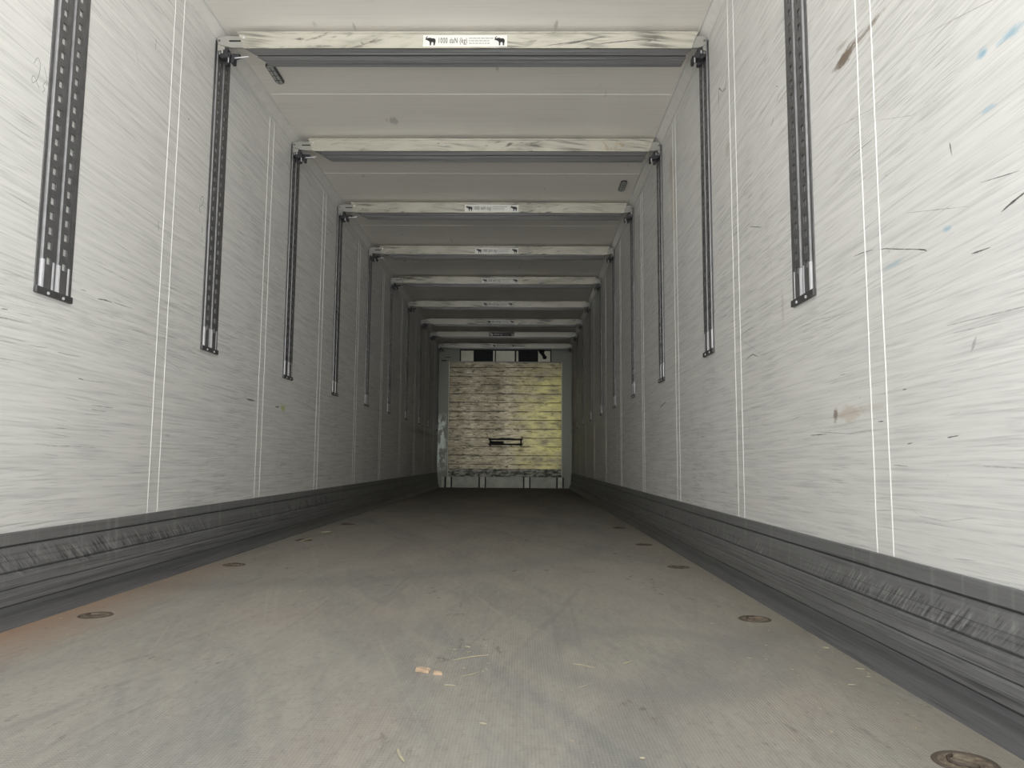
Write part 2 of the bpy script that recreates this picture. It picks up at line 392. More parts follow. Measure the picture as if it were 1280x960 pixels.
# kick plates
PROF = [(0, .276), (.0075, .276), (.009, .273), (.009, .239), (.0045, .237), (.0045, .232), (.011, .229), (.013, .163), (.010, .160), (.010, .155), (.0175, .151),
        (.019, .112), (.017, .109), (.022, .103), (.026, .064), (.024, .060), (.034, .048), (.044, .022), (.052, .0), (0, 0)]
for nm, X, s, lab in (('baseboard_left', XL, 1, 'dark grey scuffed kick plate along the left wall'), ('baseboard_right', XR, -1, 'dark grey gouged kick plate along the right wall')):
    bm = bmesh.new(); prism(bm, [(X+s*a, Y0, z) for a, z in PROF], 0, (0, Y1-Y0, 0)); o = struct(nm, bm, M_skirt, lab)
for nm, X, s, lab in (('trim_1', XL, 1, 'white cove strip in the left ceiling corner'), ('trim_2', XR, -1, 'white cove strip in the right ceiling corner')):
    bm = bmesh.new()
    prism(bm, [(X, Y0, H), (X, Y0, H-.052), (X+s*.006, Y0, H-.052), (X+s*.006, Y0, H-.047), (X+s*.002, Y0, H-.045), (X+s*.004, Y0, H-.041), (X+s*.036, Y0, H-.008), (X+s*.040, Y0, H-.002), (X+s*.043, Y0, H-.006), (X+s*.048, Y0, H-.006), (X+s*.048, Y0, H)], 0, (0, Y1-Y0, 0))
    o = struct(nm, bm, M_cove, lab)

# ------------------------------------------------------------------ wall writing and scratches
WK = .32
def ribbon(bm, pts, wd, X, s, seed=0, taper=True, off=.0004):
    """thin mark on a wall, pts are (y, z)"""
    rnd = random.Random(seed); P = []
    for i in range(len(pts)-1):
        for k in range(6):
            t_ = k/6; P.append(Vector(pts[i]).lerp(Vector(pts[i+1]), t_))
    P.append(Vector(pts[-1])); prev = None; n = len(P)
    for i, p in enumerate(P):
        d = (P[min(i+1, n-1)]-P[max(i-1, 0)]).normalized(); nn = Vector((-d.y, d.x))
        k = math.sin(math.pi*(i+.4)/(n-.2))**.5 if taper else 1
        h = wd*WK*max(.12, k)*rnd.uniform(.6, 1.25)
        a = bm.verts.new((X+s*off, p.x+nn.x*h, p.y+nn.y*h)); b = bm.verts.new((X+s*off, p.x-nn.x*h, p.y-nn.y*h))
        if prev: bm.faces.new((prev[0], a, b, prev[1]))
        prev = (a, b)
M_pen = plain('pencil_line', (.17, .17, .18), .6, 0, .2)
M_scuff = plain('black_scuff', (.17, .165, .16), .6, 0, .4, 60)
M_pale = plain('soft_grey_scuff', (.52, .515, .50), .6, 0, .25, 60)
def smooth_pts(pts, n=5):
    out = []
    for i in range(len(pts)-1):
        p0 = pts[max(i-1, 0)]; p1 = pts[i]; p2 = pts[i+1]; p3 = pts[min(i+2, len(pts)-1)]
        for k in range(n):
            t_ = k/n
            out.append(tuple(.5*((2*b)+(-a+c)*t_+(2*a-5*b+4*c-d)*t_*t_+(-a+3*b-3*c+d)*t_**3) for a, b, c, d in zip(p0, p1, p2, p3)))
    return out+[pts[-1]]
bm = bmesh.new()
ribbon(bm, smooth_pts([(2.222, 1.738), (2.236, 1.764), (2.250, 1.757), (2.251, 1.725), (2.240, 1.692), (2.222, 1.674), (2.218, 1.690), (2.228, 1.699), (2.244, 1.684), (2.256, 1.672)]), .0026, XL, 1, 1, False)
ribbon(bm, smooth_pts([(2.272, 1.752), (2.288, 1.722), (2.290, 1.70)]), .0024, XL, 1, 2, False)
ribbon(bm, smooth_pts([(2.285, 1.712), (2.272, 1.690), (2.282, 1.684), (2.272, 1.668)]), .0024, XL, 1, 3, False)
o = link('handwriting', bm, M_pen, wl); o['label'] = 'pencilled 2 beside the nearest rail'
bm = bmesh.new()
ribbon(bm, smooth_pts([(3.452, 1.735), (3.470, 1.758), (3.484, 1.745), (3.470, 1.715), (3.448, 1.700), (3.446, 1.680), (3.466, 1.672)]), .004, XL, 1, 4, False)
ribbon(bm, [(3.478, 1.611), (3.489, 1.595), (3.482, 1.580)], .005, XL, 1, 5)
o = link('handwriting', bm, M_pen, wl); o['label'] = 'pencilled figure beside the second rail'
def scratches(parent, X, s, mat, lst, seed):
    bm = bmesh.new()
    for i, (pts, wd) in enumerate(lst): ribbon(bm, pts, wd, X, s, seed+i)
    fixn(bm); return link('scratch', bm, mat, parent)
scratches(wl, XL, 1, M_scuff, [([(2.653, 1.077), (2.70, 1.083), (2.748, 1.084)], .006), ([(2.76, 1.086), (2.82, 1.088), (2.892, 1.091)], .003),
    ([(2.293, .853), (2.34, .853), (2.391, .858)], .002), ([(2.442, .851), (2.50, .850), (2.569, .853)], .003), ([(2.545, 1.087), (2.58, 1.089)], .003),
    ([(2.568, .777), (2.60, .775)], .005), ([(2.60, .775), (2.66, .776), (2.728, .779)], .002), ([(2.15, .913), (2.194, .915)], .003), ([(2.16, .94), (2.19, .943)], .005),
    ([(2.954, 2.254), (2.955, 2.23), (2.953, 2.204)], .004), ([(3.06, 1.50), (3.066, 1.46)], .006), ([(3.28, 2.06), (3.29, 2.055)], .012),
    ([(4.16, .834), (4.20, .836), (4.29, .833)], .010), ([(4.65, .826), (4.72, .830)], .012), ([(2.46, .60), (2.52, .60)], .002)], 20)
scratches(wl, XL, 1, M_pale, [([(2.42, .54), (2.55, .541), (2.70, .538)], .006), ([(2.35, .545), (2.46, .541)], .003), ([(2.66, .69), (2.80, .69)], .008), ([(2.66, .675), (2.76, .672)], .006),
    ([(2.60, .655), (2.72, .657)], .004), ([(4.55, .73), (4.62, .74), (4.74, .73)], .006), ([(4.72, .48), (4.722, .38)], .008), ([(2.78, 2.15), (2.85, 2.05)], .004),
    ([(3.02, 1.40), (3.2, 1.39)], .003), ([(2.62, 1.2), (2.9, 1.19)], .004), ([(2.3, 1.30), (2.5, 1.27)], .003), ([(3.4, 1.0), (3.6, .99)], .006), ([(3.05, .95), (3.35, .9)], .004),
    ([(5.0, 1.5), (5.3, 1.1)], .006), ([(5.2, .9), (5.6, .86)], .008)], 50)
scratches(wr, XR, -1, M_scuff, [([(1.40, .984), (1.375, .990), (1.34, .996), (1.30, 1.002)], .007), ([(2.037, 1.072), (1.98, 1.068), (1.916, 1.058)], .003), ([(1.89, 1.05), (1.857, 1.044), (1.782, 1.021), (1.72, 1.003), (1.67, .987)], .0032),
    ([(1.70, .997), (1.67, .987), (1.665, .982)], .006), ([(1.458, 1.064), (1.40, 1.053), (1.34, 1.042)], .0025), ([(1.50, .93), (1.47, .928), (1.44, .926)], .005), ([(2.60, 1.80), (2.565, 1.815)], .004),
    ([(2.66, 1.74), (2.63, 1.76)], .006), ([(2.60, 1.862), (2.58, 1.85)], .004), ([(3.371, 2.15), (3.36, 2.25), (3.30, 2.20)], .010), ([(3.30, 2.20), (3.25, 2.19), (3.217, 2.258)], .008),
    ([(2.15, .755), (2.11, .755)], .002), ([(1.93, .61), (1.90, .61)], .004), ([(1.79, .55), (1.765, .552)], .004), ([(1.62, .56), (1.58, .563)], .004),
    ([(1.86, .50), (1.79, .497)], .002), ([(2.38, .59), (2.26, .59)], .004), ([(1.80, .68), (1.78, .68)], .004), ([(1.555, 1.19), (1.55, 1.16)], .006), ([(3.05, .92), (2.95, .93), (2.88, .91)], .006),
    ([(3.55, 1.20), (3.50, 1.22)], .010), ([(4.95, .86), (4.75, .88)], .012), ([(2.95, 1.45), (2.8, 1.40)], .004)], 90)
scratches(wr, XR, -1, M_pale, [([(1.8, .405), (1.748, .384), (1.651, .380), (1.562, .393), (1.495, .401)], .0018), ([(2.0, 1.75), (1.8, 1.72), (1.6, 1.60)], .002), ([(1.9, 1.40), (1.7, 1.32), (1.55, 1.30)], .002), ([(1.80, .372), (1.62, .37)], .002),
    ([(2.34, .60), (2.10, .585), (1.95, .59)], .005), ([(1.52, .73), (1.50, .76)], .012), ([(1.50, .50), (1.30, .495)], .004), ([(1.60, .80), (1.35, .79)], .006), ([(1.58, .78), (1.42, .775)], .003),
    ([(1.75, 1.10), (1.5, 1.03)], .003), ([(2.2, 1.5), (1.85, 1.42)], .003), ([(1.7, 1.5), (1.3, 1.38)], .003), ([(2.8, 1.6), (2.7, 1.2)], .003), ([(2.35, .95), (2.05, .92)], .003), ([(3.2, 1.05), (2.8, .9)], .003),
    ([(3.0, .72), (2.86, .715)], .006), ([(3.02, .70), (3.02, .60)], .004)], 150)

# ------------------------------------------------------------------ anchor rails on the walls
ZB, RL = 1.0225, H-1.0225-.004
def make_rail():
    root = empty('anchor_rail')
    # base flange plates
    bm = bmesh.new()
    for a, b in ((-.0955, -.079), (.079, .0955)): box(bm, 0, .004, a, b, .0, RL)
    box(bm, 0, .0035, -.006, .006, .022, RL)
    fixn(bm); bevel(link('flange', bm, M_track, root), .001)
    # two perforated tracks
    for c in (-.041, .041):
        bm = bmesh.new(); hw_ = .028; hh, hwid = .0125, .0115
        x0, x1 = .0035, .0085
        z = .113; last = .022; nar = .020
        box(bm, x0, x1, c-nar, c+nar, .022, .100)
        last = .100
        while z+hh < RL-.01:
            box(bm, x0, x1, c-hw_, c+hw_, last, z-hh)
            box(bm, x0, x1, c-hw_, c-hwid, z-hh, z+hh); box(bm, x0, x1, c+hwid, c+hw_, z-hh, z+hh)
            last = z+hh; z += .05
        box(bm, x0, x1, c-hw_, c+hw_, last, RL)
        fixn(bm); link('perforated_track', bm, M_track, root)
    # raised ribs either side of each track, wide and bright below, thin above
    for c, sg in ((-.041, -1), (-.041, 1), (.041, -1), (.041, 1)):
        bm = bmesh.new(); a = c+sg*.0295
        a += -.0005*sg; y0, y1 = sorted((a-.0030, a+.0030))
        prism(bm, [(0.0005, y0, .112), (.006, y0+.001, .112), (.0075, (y0+y1)/2, .112), (.006, y1-.001, .112), (.0005, y1, .112)], 0, (0, 0, RL-.112))
        fixn(bm); link('rib', bm, M_ribdull, root); bm = bmesh.new()
        y0, y1 = sorted((a-sg*.007-.0075, a-sg*.007+.0075+.001))
        y0 += sg*.003; y1 += sg*.003
        prism(bm, [(0.0005, y0, .022), (.008, y0+.001, .022), (.0095, y0+.005, .022), (.0095, y1-.005, .022), (.008, y1-.001, .022), (.0005, y1, .022)], 0, (0, 0, .092))
        fixn(bm); link('rib_foot', bm, M_rib, root)
    bm = bmesh.new(); box(bm, 0, .0125, -.0955, .0955, 0, .022); fixn(bm); cap = bevel(link('end_cap', bm, M_cap, root), .002)
    for c in (-.04, .04):
        bm = bmesh.new(); cyl(bm, (.0125, c, .007), .005, .003, 'x', 12); fixn(bm); link('rivet', bm, M_rib, cap)
    return root
rail0 = make_rail()
ordn = ['nearest', 'second', 'third', 'fourth', 'fifth', 'sixth', 'seventh', 'eighth', 'ninth', 'tenth']
for side in ('left', 'right'):
    for i, yc in enumerate(RC):
        o = rail0 if (i == 0 and side == 'left') else copy_tree(rail0)
        o.location = (XL if side == 'left' else XR, yc, ZB); o.rotation_euler = (0, 0, 0 if side == 'left' else math.pi)
        extra = ['running out of the top of the picture', 'below the end of the nearest cross beam', 'below the second cross beam', 'below the third cross beam', 'below the fourth cross beam',
                 'below the fifth cross beam', 'below the sixth cross beam', 'below the seventh cross beam', 'below the eighth cross beam', 'beside the battered end panel'][i]
        tag(o, f'{ordn[i]} perforated steel rail on the {side} wall, {extra}', 'wall rail', f'perforated rails on the {side} wall')

# ------------------------------------------------------------------ cross beams
def emblem_pts():
    # elephant with raised trunk, facing left, unit box
    return [(.20,1.02),(.08,.92),(.0,.80),(.02,.68),(-.06,.60),(.10,.60),(.20,.54),(.32,.48),(.40,.40),(.42,.20),(.42,.0),(.56,.0),(.57,.20),(.60,.34),(.74,.36),(.80,.22),(.79,.0),(.93,.0),(.95,.20),(1.,.40),(1.,.60),(.92,.74),(.78,.79),(.58,.78),(.48,.86),(.30,.84),(.18,.78),(.14,.82),(.16,.90),(.26,.97)]
def text_mesh(s, size, name, mat, parent, loc, sx_=1.):
    cu = bpy.data.curves.new(name, 'FONT'); cu.body = s; cu.size = size; cu.resolution_u = 3; cu.extrude = .0001; cu.offset = .0003; cu.space_character = 1.12
    tmp = bpy.data.objects.new('tmp', cu); COL.objects.link(tmp)
    bpy.context.view_layer.update()
    me = bpy.data.meshes.new_from_object(tmp.evaluated_get(bpy.context.evaluated_depsgraph_get()))
    bpy.data.objects.remove(tmp)
    me.materials.clear(); me.materials.append(mat)
    me.transform(Matrix.Rotation(math.pi/2, 4, 'X') @ Matrix.Diagonal((sx_, 1, 1, 1)))
    o = bpy.data.objects.new(name, me); COL.objects.link(o); o.parent = parent; o.location = loc
    return o
BW = XR-XL; FH = .083
def make_sticker(parent, x0, x1, dark=False):
    h0, h1 = -.074, -.015; wd = x1-x0
    bm = bmesh.new(); box(bm, x0, x1, -.0008, .0002, h0, h1); fixn(bm)
    st = link('sticker', bm, M_ink if dark else M_stick, parent)
    st['label'] = 'dark printed sticker' if dark else 'white load rating sticker'
    ink = M_stick if dark else M_ink
    for xx in (x0+.012*wd/.417, x1-.062):
        bm = bmesh.new()
        P = [bm.verts.new((xx+px*.05, -.0011, h0+.006+py*.047)) for px, py in emblem_pts()]
        bm.faces.new(P); bm.normal_update(); bmesh.ops.triangulate(bm, faces=bm.faces[:]); fixn(bm)
        link('elephant_emblem', bm, ink, st)
    text_mesh('1000 daN (kg)', .040, 'lettering', ink, st, (x0+.073, -.0010, h0+.018), .56)
    # three tiny printed lines, only readable as grey rules
    bm = bmesh.new(); rnd = random.Random(5)
    for k, L in enumerate((.106, .092, .100)):
        x = x0+.228; z = h1-.016-k*.013
        while x < x0+.228+L:
            wl_ = rnd.uniform(.008, .02); box(bm, x, x+wl_, -.0011, -.0007, z-.0022, z+.0022); x += wl_+.003
    fixn(bm); link('small_print', bm, M_greyink, st)
    return st
def make_beam():
    root = empty('cross_beam')
    # origin: left wall, front face, top edge.  x to the right, y away from the door, z negative below
    bm = bmesh.new()   # cream front channel with slanted ends
    lt, lb, rt, rb = .118, .150, BW-.058, BW-.090
    prism(bm, [(lt, 0, 0), (lb, 0, -FH), (rb, 0, -FH), (rt, 0, 0)], 0, (0, .004, 0))
    prism(bm, [(lt, -.004, .0), (lt, -.004, -.006), (lt, .0, -.009), (lt, .0, .0)], 0, (rt-lt, 0, 0))
    prism(bm, [(lb, -.003, -FH), (lb, -.003, -FH+.005), (lb, .0, -FH+.008), (lb, .0, -FH)], 0, (rb-lb, 0, 0))
    box(bm, lt, rt, -.004, .168, -.001, .003)
    fixn(bm); face = link('front_face', bm, M_beam, root)
    bm = bmesh.new()
    for x in (lt+.022+.01,): cyl(bm, (x, -.003, -.028), .0055, .004, 'y', 14)
    fixn(bm); link('bolt', bm, M_rib, face)
    bm = bmesh.new()   # dull underside extrusion: two flats with a dark groove and fine ridges
    L0, R0 = lb+.005, rb-.003
    prism(bm, [(L0, .004, -FH), (L0+.035, .066, -FH), (R0-.006, .066, -FH), (R0, .004, -FH)], 0, (0, 0, .004))
    prism(bm, [(L0+.04, .076, -FH-.004), (L0+.085, .168, -FH-.004), (R0-.014, .168, -FH-.004), (R0-.006, .076, -FH-.004)], 0, (0, 0, .006))
    box(bm, L0+.06, R0-.014, .004, .166, -FH+.004, -.002)
    for y in (.018, .032, .048, .058, .088, .104, .122, .140, .156):
        zz = -FH if y < .07 else -FH-.004
        box(bm, L0+.045+(.03 if y > .07 else 0)*.8, R0-.012, y-.0012, y+.0012, zz-.0016, zz)
    fixn(bm); link('underside_profile', bm, M_under, root)
    bm = bmesh.new(); box(bm, L0+.04, R0-.008, .066, .076, -FH+.001, -FH+.004); fixn(bm); link('groove_seal', bm, M_dark, root)
    for side in (0, 1):
        def X(x): return x if side == 0 else BW-x
        k = 1.0 if side == 0 else .62
        bm = bmesh.new()
        P = [(.008, -.019), (.045, -.011), (.100, -.012), (.170, -.012), (.170, -.073), (.08*1.05, -.072), (.048, -.064), (.014, -.051)]
        prism(bm, [(X(max(.0135, a*(k if a > .03 else 1))), .012, z) for a, z in P], 0, (0, .012, 0))
        fixn(bm); fit = link('end_fitting', bm, M_fit, root)
        bm = bmesh.new()
        P = [(.0, -.050), (.016, -.052), (.050, -.067), (.048, -.080), (.02, -.086), (.0, -.087)]
        P[-2:] = [(.0135, -.087)]; prism(bm, [(X(max(.0135, a*(k if a > .03 else 1))), .016, z) for a, z in P], 0, (0, .010, 0))
        fixn(bm); link('hook_plate', bm, M_fit, fit)
        bm = bmesh.new(); cyl(bm, (X(.022), .008, -.036), .0055, .006, 'y', 14); fixn(bm); link('bolt', bm, M_track, fit)
        if side == 0:
            bm = bmesh.new(); box(bm, .072, .130, .0105, .0125, -.042, -.034); fixn(bm); link('slot', bm, M_dark, fit)
        # hanger shoe that sits in the rail
        bm = bmesh.new(); box(bm, min(X(.0135), X(.024)), max(X(.0135), X(.024)), .03, .16, -.098, -.012); fixn(bm); bevel(link('rail_shoe', bm, M_fit, root), .003)
        # locking mechanism below the end
        bm = bmesh.new()
        lat = .002
        def bx(a, b, y0, y1, z0, z1):
            x0, x1 = sorted((X(a*(.85 if side else 1)), X(b*(.85 if side else 1)))); box(bm, x0, x1, y0, y1, z0, z1)
        bx(.035, .080, .010, .060, -.128, -.098)
        bx(.050, .066, .014, .050, -.098, -.074)
        bx(.080, .096, .020, .060, -.146, -.108)
        bx(.017, .040, .030, .070, -.112, -.090)
        bx(.040, .062, .040, .070, -.146, -.128)
        cyl(bm, (X(.058), .004, -.113), .016, .02, 'y', 10)
        if side == 0: prism(bm, [(X(.080), .03, -.092), (X(.120), .03, -.094), (X(.120), .03, -.104), (X(.085), .03, -.118)], 0, (0, .03, 0))
        fixn(bm); lt_ = bevel(link('latch', bm, M_latch, root), .003)
        bm = bmesh.new()
        tube(bm, [(X(.072), .012, -.150), (X(.072), .012, -.125)], .003)
        tube(bm, [(X(.040), .010, -.088), (X(.040), .010, -.103)], .003)
        if side == 0: tube(bm, [(.088, .03, -.118), (.165, .03, -.110)], .0035)
        fixn(bm); link('pin', bm, M_rib, lt_)
    return root
b0 = make_beam()
BY = [3.51, 4.75, 5.985, 7.24, 8.48, 9.80, 11.07, 12.20, 13.43]
ST = [(-.502, -.085), None, (-.483, -.041), (-.475, -.046), (-.477, -.051), (-.537, -.125), (-.543, -.123), (-.553, -.136), (-.553, -.136)]
BL_ = ['cream aluminium cross beam nearest the doors, black smears beside its right end',
       'second cream cross beam, rust-brown smudge at its right end and no sticker',
       'third cream cross beam from the doors, sooty smears left of its load sticker',
       'fourth cream cross beam from the doors, grey scuffs on both halves',
       'fifth cream cross beam from the doors, dark streaks right of its sticker',
       'sixth cream cross beam from the doors, worn dark patches near both ends',
       'seventh cream cross beam from the doors, small notch on its lower left edge',
       'clean pale cross beam with a dark printed label, third beam behind the sixth'.replace('third beam behind the sixth', 'eighth from the doors'),
       'scuffed cross beam farthest from the doors, hanging right before the end wall']
beams = []
for i, y in enumerate(BY):
    o = b0 if i == 0 else copy_tree(b0)
    o.location = (XL, y, 2.615 if i else 2.615)
    tag(o, BL_[i], 'cross beam', 'cream cross beams under the ceiling', 'thing'); beams.append(o)
for i, s in enumerate(ST):
    if s: make_sticker(beams[i], s[0]-XL, s[1]-XL, dark=(i == 7))
for ch in beams[7].children:
    if ch.name.startswith('front_face'):
        ch.data = ch.data.copy(); ch.data.materials[0] = M_beam_clean
# individual smudges of the first two beams
def blot(parent, cx, cz, rx, rz, ang, mat, seed, name='smudge'):
    rnd = random.Random(seed); bm = bmesh.new(); n = 22; vs_ = []
    for i in range(n):
        a = 2*math.pi*i/n; k = rnd.uniform(.65, 1.15); u, v = math.cos(a)*rx*k, math.sin(a)*rz*k
        vs_.append(bm.verts.new((cx+u*math.cos(ang)-v*math.sin(ang), -.0006, cz+u*math.sin(ang)+v*math.cos(ang))))
    bm.faces.new(vs_); bm.normal_update(); bmesh.ops.triangulate(bm, faces=bm.faces[:]); fixn(bm); return link(name, bm, mat, parent)
M_smudge = plain('grey_black_smudge', (.17, .165, .15), .6, 0, .5, 45)
M_rust = plain('brown_smudge', (.42, .33, .21), .6, 0, .35, 60)
for cx, cz, rx, rz, an in ((.43, -.034, .022, .006, .05), (.545, -.070, .045, .003, 0), (.74, -.055, .006, .009, .5), (1.83, -.045, .10, .004, .22), (1.73, -.058, .09, .002, .15), (2.18, -.040, .05, .003, .3), (1.93, -.024, .016, .004, 0), (2.0, -.05, .12, .0025, .1)):
    blot(beams[0], cx, cz, rx, rz, an, M_smudge, int(cx*1000))
for cx, cz, rx, rz, an in ((.98, -.030, .010, .004, 0), (1.04, -.050, .028, .005, .12), (1.30, -.046, .012, .008, 0), (1.62, -.045, .045, .007, -.12)):
    blot(beams[1], cx, cz, rx, rz, an, M_smudge, int(cx*1000))
for k in range(26):
    rnd = random.Random(900+k); blot(beams[1], 2.14+rnd.gauss(0, .065), -.045+rnd.uniform(-.028, .022), rnd.uniform(.004, .014), rnd.uniform(.002, .006), rnd.uniform(-.3, .3), M_rust, 950+k)

# ------------------------------------------------------------------ ceiling lamps
def make_lamp():
    root = empty('ceiling_lamp')
    def capsule(r, l, n=12):
        return [(math.cos(a)*r, math.sin(a)*r+(l if math.sin(a) > 0 or i == 0 else -l)) for i, a in enumerate([math.pi*k/n for k in range(n+1)])] + \
               [(math.cos(math.pi+math.pi*k/n)*r, math.sin(math.pi+math.pi*k/n)*r-l) for k in range(n+1)]
    def caps(r, l, n=10):
        return [(math.cos(math.pi*k/n)*r, math.sin(math.pi*k/n)*r+l) for k in range(n+1)]+[(math.cos(math.pi+math.pi*k/n)*r, math.sin(math.pi+math.pi*k/n)*r-l) for k in range(n+1)]
    bm = bmesh.new(); prism(bm, [(x, y, -.012) for x, y in caps(.025, .082)], 0, (0, 0, .012)); fixn(bm); bevel(link('frame', bm, M_lframe, root), .002)
    bm = bmesh.new(); prism(bm, [(x, y, -.018) for x, y in caps(.018, .082)], 0, (0, 0, .006)); fixn(bm); ln = bevel(link('lens', bm, M_lens, root), .002)
    bm = bmesh.new()
    for y in (-.05, 0, .05): box(bm, -.015, .015, y-.003, y+.003, -.0195, -.018)
    box(bm, -.0025, .0025, -.09, .09, -.0195, -.018)
    fixn(bm); link('lens_divider', bm, M_lframe, ln)
    return root
l0 = make_lamp(); l0.location = (-1.386, 3.945, H); tag(l0, 'slim oblong ceiling lamp behind the left end of the nearest cross beam', 'lamp', 'small ceiling lamps')
l1 = copy_tree(l0); l1.location = (.772, 5.64, H); tag(l1, 'slim oblong ceiling lamp near the right wall between second and third beams', 'lamp', 'small ceiling lamps')

# ------------------------------------------------------------------ end panel, vents, brackets
def board_mat():
    t = NT('battered_board_panel'); co = t.coord(); o = t.sep(co); X, Z = o[0], o[2]
    col = C(.47, .41, .30)
    a = t.noise(t.map(co, (1.6, 1, 9)), 1, 5, .7)
    col = t.mix(t.ramp(a, .35, .65), col, C(.27, .235, .17))
    b = t.noise(t.map(co, (5, 1, 26)), 1, 5, .75)
    col = t.mix(t.math('MULTIPLY', t.ramp(b, .50, .64), .85), col, C(.085, .075, .055))
    w_ = t.noise(t.map(co, (7, 1, 30), loc=(5, 0, 2)), 1, 4, .7)
    col = t.mix(t.math('MULTIPLY', t.ramp(w_, .55, .68), .8), col, C(.66, .62, .48))
    vb = t.math('MINIMUM', t.math('ABSOLUTE', t.math('ADD', X, .64)), t.math('ABSOLUTE', t.math('SUBTRACT', X, .06)))
    col = t.mix(t.math('MULTIPLY', t.math('MULTIPLY', t.ramp(vb, .16, .03), t.ramp(w_, .44, .60)), .5), col, C(.70, .66, .52))
    sp = t.noise(t.map(co, (11, 1, 24), loc=(1, 0, 8)), 1, 3, .6)
    col = t.mix(t.math('MULTIPLY', t.ramp(sp, .60, .68), .9), col, C(.03, .028, .02))
    # yellow-green patch on the right third
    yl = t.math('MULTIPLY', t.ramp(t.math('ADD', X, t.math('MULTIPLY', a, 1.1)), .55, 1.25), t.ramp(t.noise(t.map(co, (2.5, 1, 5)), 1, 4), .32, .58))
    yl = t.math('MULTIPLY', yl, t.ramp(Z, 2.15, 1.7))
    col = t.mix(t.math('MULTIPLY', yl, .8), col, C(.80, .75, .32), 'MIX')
    col = t.mix(t.math('MULTIPLY', t.ramp(b, .53, .66), .75), col, C(.09, .08, .04))
    lg = t.noise(t.map(co, (2.2, 1, 4.5), loc=(6, 0, 1)), 1, 4, .65)
    col = t.mix(t.math('MULTIPLY', t.ramp(lg, .54, .68), .55), col, C(.10, .088, .06))
    # board joints
    zz = t.math('FRACT', t.math('ADD', t.math('DIVIDE', Z, .162), t.math('MULTIPLY', t.noise(t.map(co, (.8, 1, .8)), 1, 2), .25)))
    j = t.math('MULTIPLY', t.ramp(t.math('ABSOLUTE', t.math('SUBTRACT', zz, .5)), .075, .03), t.ramp(t.noise(t.map(co, (3, 1, 6)), 1, 3), .38, .5))
    col = t.mix(t.math('MULTIPLY', j, .85), col, C(.04, .035, .028))
    return t.fin(col, .36, .75, b, .30, .003)
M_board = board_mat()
panel = empty('end_panel', (-.311, 13.72, .2)); tag(panel, 'battered plank-faced panel covering the end wall, yellow patch at its right side', 'panel')
Z0 = 0.0
bm = bmesh.new()
for k in range(13):
    zb = .145+k*.1505; rnd = random.Random(k)
    cuts = [-1.035, -.35+rnd.uniform(-.02, .02), .36+rnd.uniform(-.02, .02), 1.035] if k % 2 else [-1.035, -.34, 1.035]
    for a, b in zip(cuts[:-1], cuts[1:]): box(bm, a+.001, b-.001, -.012+rnd.uniform(-.003, .003), .028, zb+.0012, zb+.1505-.0012)
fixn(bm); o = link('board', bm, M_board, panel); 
o.location = (0, 0, 0)
M_edge = plain('pale_edge_strip', (.62, .62, .54), .4, .4, .25, 8)
for x0, x1 in ((-1.045, -1.035), (1.035, 1.045)):
    bm = bmesh.new(); box(bm, x0, x1, -.02, .028, .0, 2.11); fixn(bm); link('edge_strip', bm, M_edge, panel)
def ledge_mat():
    t = NT('chipped_lower_rail'); co = t.coord()
    a = t.noise(t.map(co, (7, 1, 22)), 1, 4, .7)
    return t.fin(t.mix(t.ramp(a, .44, .56), C(.06, .058, .05), C(.45, .44, .37)), .4, .3)
M_ledge = ledge_mat()
bm = bmesh.new(); box(bm, -1.035, 1.035, -.022, .028, .0, .062); box(bm, -1.035, 1.035, -.012, .028, .066, .143); fixn(bm); link('lower_rail', bm, M_ledge, panel)
bm = bmesh.new(); 
for z_ in (.575, .665): box(bm, -.30, .33, -.026, -.010, z_, z_+.034)
box(bm, -.28, -.25, -.020, -.009, .56, .70); box(bm, .28, .31, -.020, -.009, .56, .70); box(bm, -.27, -.02, -.020, -.009, .61, .65)
fixn(bm); link('handle_slot', bm, M_dark, panel)
M_kick = plain('pale_lower_infill', (.46, .47, .40), .4, .3, .2, 6)
bm = bmesh.new(); box(bm, -1.15, 1.06, 13.744-13.72-.004, .030, -.2+.005, -.003); fixn(bm); link('lower_infill', bm, M_kick, panel)
for px in (-1.345, -.725, .085, .69):
    lx = px+.311+.01
    bm = bmesh.new(); box(bm, lx-.070, lx-.044, -.02, .02, -.2, .0); box(bm, lx+.044, lx+.066, -.02, .02, -.2, .0); fixn(bm)
    post = link('support_bracket', bm, M_dark, panel)
    bm = bmesh.new(); box(bm, lx-.040, lx+.040, -.01, .02, -.19, -.005); fixn(bm); link('bracket_web', bm, M_edge, post)
